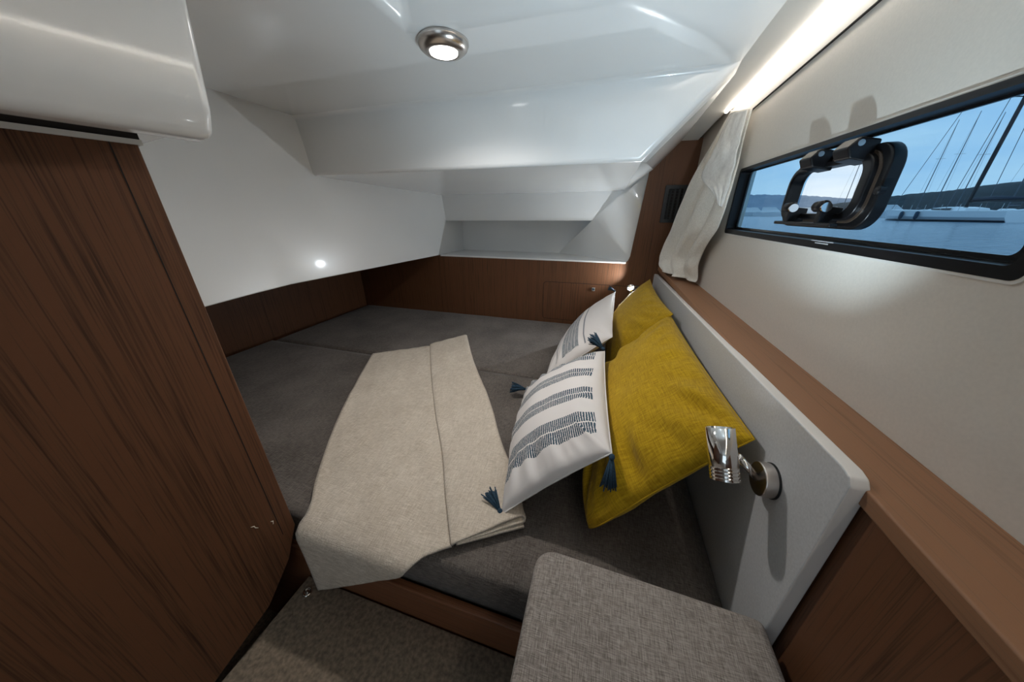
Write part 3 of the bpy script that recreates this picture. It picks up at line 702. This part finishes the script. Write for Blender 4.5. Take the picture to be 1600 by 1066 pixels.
# ---- curtain gathered in the corner
t = thing('curtain', 'ivory linen curtain gathered between air vent and hull window', 'curtain', (0.37, 1.6, 1.01))
Lc = [(0.400,1.55,1.655),(0.378,1.68,1.53),(0.350,1.77,1.38),(0.325,1.82,1.22),(0.300,1.84,1.08),(0.300,1.72,1.025)]
Rc = [(0.406,1.335,1.605),(0.406,1.335,1.48),(0.405,1.315,1.36),(0.402,1.335,1.255),(0.398,1.46,1.14),(0.395,1.47,1.025)]
def curve3(pts, v):
    k = v*(len(pts)-1); i = min(int(k), len(pts)-2); f = k-i
    p0, p1, p2, p3 = pts[max(i-1,0)], pts[i], pts[i+1], pts[min(i+2,len(pts)-1)]
    return Vector([0.5*((2*p1[c])+(-p0[c]+p2[c])*f+(2*p0[c]-5*p1[c]+4*p2[c]-p3[c])*f*f+(-p0[c]+3*p1[c]-3*p2[c]+p3[c])*f**3) for c in range(3)])
bm = bmesh.new(); rows = []
NU, NV = 90, 70
for j in range(NV+1):
    v = j/NV; L, Rr = curve3(Lc, v), curve3(Rc, v); d = Rr-L; out_ = Vector((-1.0, -0.35, 0)).normalized(); row = []
    amp = 0.027*(0.45+0.55*math.sin(math.pi*min(1, v*1.05)))
    for i in range(NU+1):
        u = i/NU; uu = u + 0.035*math.sin(u*8+v*2.2)
        fold = abs(math.sin((uu*2.3+0.35*v+0.1)*math.pi))**0.9
        off = amp*fold*(0.5+0.5*math.sin(math.pi*u)**0.5) + 0.004*noise.noise((u*6, v*5, 2)) + 0.0025*noise.noise((u*14, v*11, 5))
        off += 0.012*noise.noise((u*2.2, v*2.4, 21))*min(1, v*3)
        if v > 0.80: k_ = (v-0.80)/0.20; off += 0.034*k_*noise.noise((u*5, v*7, 9)) + 0.016*k_*math.sin(math.pi*min(1, k_*1.1))
        p = L + d*u + out_*off
        p.x = min(p.x, 0.411); row.append(bm.verts.new(p))
    rows.append(row)
for a, b in zip(rows, rows[1:]):
    for i in range(NU): bm.faces.new([a[i], a[i+1], b[i+1], b[i]])
link('drape', bm, M['curtain'], t, smooth=True, solid=0.0012, offset=1)
# turned-back flap with a hem
Lf = [(0.388,1.46,1.625),(0.377,1.50,1.55),(0.365,1.50,1.50),(0.360,1.56,1.44),(0.372,1.42,1.38),(0.388,1.345,1.33)]
Rf = [(0.403,1.34,1.605),(0.403,1.338,1.55),(0.402,1.335,1.50),(0.401,1.33,1.44),(0.399,1.325,1.38),(0.398,1.33,1.32)]
bm = bmesh.new(); rows = []
for j in range(41):
    v = j/40; L, Rr = curve3(Lf, v), curve3(Rf, v); row = []
    for i in range(25):
        u = i/24; p = L.lerp(Rr, u) + Vector((-1,-0.35,0))*(0.014 + 0.008*math.sin(math.pi*u)*(0.6+0.4*math.sin(v*7)) + 0.006*noise.noise((u*5, v*6, 12)))
        row.append(bm.verts.new(p))
    rows.append(row)
for a, b in zip(rows, rows[1:]):
    for i in range(24): bm.faces.new([a[i], a[i+1], b[i+1], b[i]])
link('turned_back_flap', bm, M['curtain_lining'], t, smooth=True, solid=0.0018, offset=1)

# ================================================================== OUTSIDE
SEA = 0.5
def sea_mat():
    m, nt, b = new_mat('harbour_water')
    b.inputs['Base Color'].default_value = (0.07, 0.14, 0.21, 1); b.inputs['Roughness'].default_value = 0.15; b.inputs['Specular IOR Level'].default_value = 0.28
    n = N(nt, 'ShaderNodeTexNoise', Scale=1.4, Detail=6.0); nt.links.new(coords(nt, (1, 1, 1)), n.inputs['Vector']); bump(nt, b, n.outputs['Fac'], 0.9, 0.25)
    return m
struct('sea', polys([(0.9,-60,SEA),(900,-300,SEA),(900,1400,SEA),(-300,1400,SEA),(0.9,3,SEA)], [(0,1,2,3,4)]), sea_mat())
def hill_mat(name, c1, c2, sc):
    m, nt, b = new_mat(name)
    n = N(nt, 'ShaderNodeTexNoise', Scale=sc, Detail=8.0, Roughness=0.7); nt.links.new(coords(nt), n.inputs['Vector'])
    nt.links.new(ramp(nt, n.outputs['Fac'], [(0.35, c1), (0.7, c2)]), b.inputs['Base Color']); b.inputs['Roughness'].default_value = 1.0; return m
def ridge(name, az0, az1, dist, hfun, mat, n=260, depth=60, seed=1):
    """wooded ridge following an arc, azimuth in degrees clockwise from +Y"""
    bm = bmesh.new(); rows = []
    for i in range(n+1):
        az = R(az0 + (az1-az0)*i/n); h = hfun(math.degrees(az)); row = []
        for k in range(7):
            f = k/6; r = dist + depth*f; hh = h*math.sin(min(1, f*1.25)*math.pi/2)
            hh *= 1 + 0.10*noise.noise((i*0.05, k*1.3, seed)) ; hh += (0.05*h*noise.noise((i*0.55, k*2, seed)) if k > 0 else 0)
            row.append(bm.verts.new((r*math.sin(az), r*math.cos(az), SEA-0.1+max(0, hh))))
        rows.append(row)
    for a, b in zip(rows, rows[1:]):
        for i in range(6): bm.faces.new([a[i], b[i], b[i+1], a[i+1]])
    return struct(name, bm, mat, smooth=True)
ridge('wooded_hill', 8, 80, 230, lambda a: 1.5 + 27*max(0, min(1, (a-22)/42))**0.9, hill_mat('dark_wooded_slope', (0.010,0.017,0.022), (0.035,0.048,0.055), 0.25))
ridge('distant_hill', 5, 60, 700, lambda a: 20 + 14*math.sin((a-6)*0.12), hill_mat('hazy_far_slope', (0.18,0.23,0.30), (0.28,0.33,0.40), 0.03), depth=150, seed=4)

M['hull_white'] = plain('white_hull_paint', (0.78, 0.80, 0.82), 0.25, coat=0.3, var=0.02, scale=0.5)
M['hull_navy'] = plain('dark_hull_paint', (0.02, 0.03, 0.05), 0.3, var=0.05)
M['deck_grey'] = plain('pale_deck', (0.62, 0.65, 0.68), 0.6, var=0.06, scale=2)
M['spar_black'] = plain('carbon_spar', (0.015, 0.016, 0.02), 0.35)
M['spar_alu'] = plain('aluminium_spar', (0.16, 0.17, 0.19), 0.4)
M['wire'] = plain('rigging_wire', (0.10, 0.11, 0.13), 0.5)
M['sail_cover'] = plain('dark_sail_cover', (0.03, 0.04, 0.06), 0.8)

def sailing_yacht(label, stern, bow, beam, free, mast_h, spar, group=None, mast_r=None, detail=True, hullm=None, mastpos=0.45):
    S = Vector((*stern, SEA)); Bw = Vector((*bow, SEA)); f = (Bw-S); Ln = f.length; f.normalize(); sd = Vector((f.y, -f.x, 0)); Z = Vector((0,0,1))
    t = thing('sailing_yacht', label, 'boat', tuple(S + f*Ln/2), group)
    hullm = hullm or M['hull_white']
    bm = bmesh.new(); st = []
    K = 18
    for i in range(K+1):
        q = i/K; w = beam/2*(0.80 + 0.35*math.sin(q*math.pi*0.85))*(1-max(0, (q-0.55)/0.45)**2.0) + 0.02; sh = free*(0.9 + 0.22*q*q)
        rk = 0.06*Ln*(1-1) ; x = q*Ln
        sec = [(-w, sh), (-w*0.96, sh*0.45), (-w*0.75, -0.05), (0, -0.35), (w*0.75, -0.05), (w*0.96, sh*0.45), (w, sh)]
        lead = (0.035*Ln)*max(0, q-0.8)/0.2
        st.append([bm.verts.new(S + f*(x + lead*(z_/free)) + sd*y_ + Z*z_) for y_, z_ in sec])
    for a, b in zip(st, st[1:]):
        for k in range(6): bm.faces.new([a[k], b[k], b[k+1], a[k+1]])
    bm.faces.new(st[0]); hu = link('hull', bm, hullm, t, smooth=False)
    for s_ in (-1, 1):
        bm = bmesh.new(); rr_ = []
        for i in range(K+1):
            q = i/K; w = (beam/2*(0.80 + 0.35*math.sin(q*math.pi*0.85))*(1-max(0, (q-0.55)/0.45)**2.0) + 0.02)
            rr_.append([bm.verts.new(S + f*q*Ln + sd*s_*(w*k_+0.03) + Z*z_) for k_, z_ in ((0.79, 0.0), (0.87, 0.17))])
        for a, b in zip(rr_, rr_[1:]): bm.faces.new([a[0], b[0], b[1], a[1]])
        link('waterline_stripe', bm, M['hull_navy'], hu, solid=0.01)
    bm = bmesh.new(); d = []
    for i in range(K+1):
        q = i/K; w = beam/2*(0.80 + 0.35*math.sin(q*math.pi*0.85))*(1-max(0, (q-0.55)/0.45)**2.0); sh = free*(0.9+0.22*q*q)+0.01
        d.append([bm.verts.new(S + f*q*Ln + sd*s_*w + Z*(sh + (0.05 if s_ == 0 else 0))) for s_ in (-1, 0, 1)])
    for a, b in zip(d, d[1:]):
        for k in range(2): bm.faces.new([a[k], b[k], b[k+1], a[k+1]])
    link('deck', bm, M['deck_grey'], t, solid=0.03)
    # coach roof
    bm = bmesh.new(); c = []
    for i in range(9):
        q = i/8; x = Ln*(0.30+0.36*q); w = beam*0.28*(1-0.45*q); h = free*(0.98) + free*0.34*math.sin(math.pi*min(1, 0.18+q*0.82))
        c.append([bm.verts.new(S + f*x + sd*y_ + Z*z_) for y_, z_ in [(-w,free*0.95),(-w*0.85,h),(w*0.85,h),(w,free*0.95)]])
    for a, b in zip(c, c[1:]):
        for k in range(3): bm.faces.new([a[k], b[k], b[k+1], a[k+1]])
    bm.faces.new(c[0]); bm.faces.new(c[-1][::-1]); cr = link('coach_roof', bm, M['hull_white'], t)
    if detail:
        for s_ in (-1, 1):
            bm = bmesh.new(); prism(bm, [S + f*Ln*0.40 + sd*s_*beam*0.27 + Z*free*1.03, S + f*Ln*0.56 + sd*s_*beam*0.215 + Z*free*1.06, S + f*Ln*0.56 + sd*s_*beam*0.205 + Z*free*1.16, S + f*Ln*0.40 + sd*s_*beam*0.245 + Z*free*1.20], sd*s_*0.03)
            link('cabin_window', bm, M['black_gloss'], cr)
    mb = S + f*Ln*mastpos + Z*free*1.0; mr = 0.72*mast_r or 0.0055*mast_h*1.2
    bm = bmesh.new(); tube(bm, [mb, mb+Z*mast_h*0.6, mb+Z*mast_h], [mr, mr*0.95, mr*0.6], 8); ms = link('mast', bm, spar, t, smooth=True)
    for hh in ((0.36, 0.64, 0.86) if detail else (0.6,)):
        bm = bmesh.new(); w = beam*0.30*(1.1-hh*0.5); tube(bm, [mb+Z*mast_h*hh - sd*w, mb+Z*mast_h*hh, mb+Z*mast_h*hh + sd*w], mr*0.32, 6)
        link('spreader', bm, spar, ms)
    bz = mb + Z*(free*0.75); bm = bmesh.new(); tube(bm, [bz, bz - f*Ln*0.36], mr*0.75, 8); bo = link('boom', bm, spar, t, smooth=True)
    bm = bmesh.new(); tube(bm, [bz + Z*mr*1.6 - f*0.3, bz - f*Ln*0.18 + Z*mr*1.9, bz - f*Ln*0.35 + Z*mr*1.2], [mr*1.0, mr*1.2, mr*0.7], 8); link('sail_cover', bm, M['sail_cover'], bo, smooth=True)
    top = mb + Z*mast_h*0.98; wr_ = max(0.012, mr*0.16)
    for e in [S + f*Ln*0.985 + Z*free*1.1, S + f*0.2 + Z*free*0.95, mb + sd*beam*0.42, mb - sd*beam*0.42][:4 if detail else 2]:
        bm = bmesh.new(); tube(bm, [e, top], wr_, 4); link('stay', bm, M['wire'], t)
    if detail:
        for q, dd in ((0.52, 0), (0.66, 0)):
            bm = bmesh.new(); w = beam/2*(0.80 + 0.35*math.sin(q*math.pi*0.85))*(1-max(0, (q-0.55)/0.45)**2.0)
            for s_ in (-1, 1): pass
            side = -1 if ((S - sd).length < (S + sd).length) else 1
            pos = S + f*q*Ln + sd*side*(w+0.16) + Z*free*0.55
            lathe(bm, [(0.03,-0.42),(0.15,-0.34),(0.17,0),(0.15,0.34),(0.03,0.42)], pos, (0,0,1), 14); link('fender', bm, M['navy'], t, smooth=True)
        # pulpit and lifelines
        for i in range(9):
            q = 0.04 + i*0.115; w = beam/2*(0.80 + 0.35*math.sin(q*math.pi*0.85))*(1-max(0, (q-0.55)/0.45)**2.0)
            bm = bmesh.new(); a = S + f*q*Ln + sd*side*w*0.96 + Z*free*0.95; tube(bm, [a, a+Z*0.62], 0.018, 5); link('stanchion', bm, M['steel'], t)
    return t
def polar(px, dist):
    """point at a compass bearing; bearing given by the picture column at the horizon"""
    az = math.atan((px-800)/510.6) - R(16.5); return (dist*math.sin(az), dist*math.cos(az))
gB = 'sailing yachts moored in the harbour'
sailing_yacht('large white racing yacht with tall black mast, moored beam on', polar(1606, 56), polar(1388, 64), 4.4, 1.1, 27, M['spar_black'], gB, 0.21, mastpos=0.385)
specs = [(1655,76,1600,96,'white yacht with grey mast at the far right, partly behind the racing yacht stern',17,0.13),
         (1590,104,1545,118,'masted yacht beyond the racing yacht, just right of the black mast foot',19,0.12),
         (1497,112,1478,124,'pale yacht with the mast nearest the black mast on its left',17,0.11),
         (1462,126,1444,138,'pale yacht with the middle mast seen left of the black mast',20,0.12),
         (1436,140,1420,152,'pale yacht with the first mast right of the opening port',21,0.12),
         (1325,150,1300,160,'lone pale yacht seen through the opening port',24,0.14)]
for sx, sdist, bx_, bd, lab, mh, mr in specs:
    sailing_yacht(lab, polar(sx, sdist), polar(bx_, sdist+6), 3.4, 1.2, mh, M['spar_alu'], gB, mr, detail=False)
def motor_boat(label, px, dist, L=9):
    c = Vector((*polar(px, dist), SEA)); az = math.atan2(c.x, c.y) + 1.5; f = Vector((math.sin(az), math.cos(az), 0)); sd = Vector((f.y,-f.x,0)); Z = Vector((0,0,1))
    t = thing('motor_boat', label, 'boat', tuple(c), 'white motor boats on the far quay')
    bm = bmesh.new(); rings = []
    for q, w, h in [(-.5,.9,1.1),(-.2,1,1.1),(.2,1,1.25),(.4,.55,1.45),(.52,.05,1.6)]:
        rings.append([bm.verts.new(c+f*q*L+sd*y_*1.5+Z*z_) for y_, z_ in [(-w,h),(-w*.8,-.05),(w*.8,-.05),(w,h)]])
    for a, b in zip(rings, rings[1:]):
        for k in range(4): bm.faces.new([a[k], b[k], b[(k+1)%4], a[(k+1)%4]])
    bm.faces.new(rings[0]); link('hull', bm, M['hull_white'], t)
    bm = bmesh.new(); prism(bm, [c+f*L*-.3-sd*1.0+Z*1.15, c+f*L*.22-sd*1.0+Z*1.2, c+f*L*.05-sd*0.9+Z*2.5, c+f*L*-.28-sd*0.9+Z*2.5], sd*1.9); cb = link('cabin', bm, M['hull_white'], t)
    bm = bmesh.new(); prism(bm, [c+f*L*-.24-sd*1.02+Z*1.6, c+f*L*.14-sd*1.02+Z*1.6, c+f*L*.07-sd*0.98+Z*2.2, c+f*L*-.24-sd*0.98+Z*2.2], sd*0.05); link('cabin_window', bm, M['black_gloss'], cb)
for lab, px, d in [('white motor boat farthest left along the far quay', 1178, 130), ('white motor boat in the far quay row, just left of the opening port', 1206, 126), ('white motor boat seen through the opening port at its left', 1262, 135), ('white motor boat seen low in the opening port', 1300, 128), ('white motor boat behind the bow of the racing yacht', 1390, 108)]: motor_boat(lab, px, d)
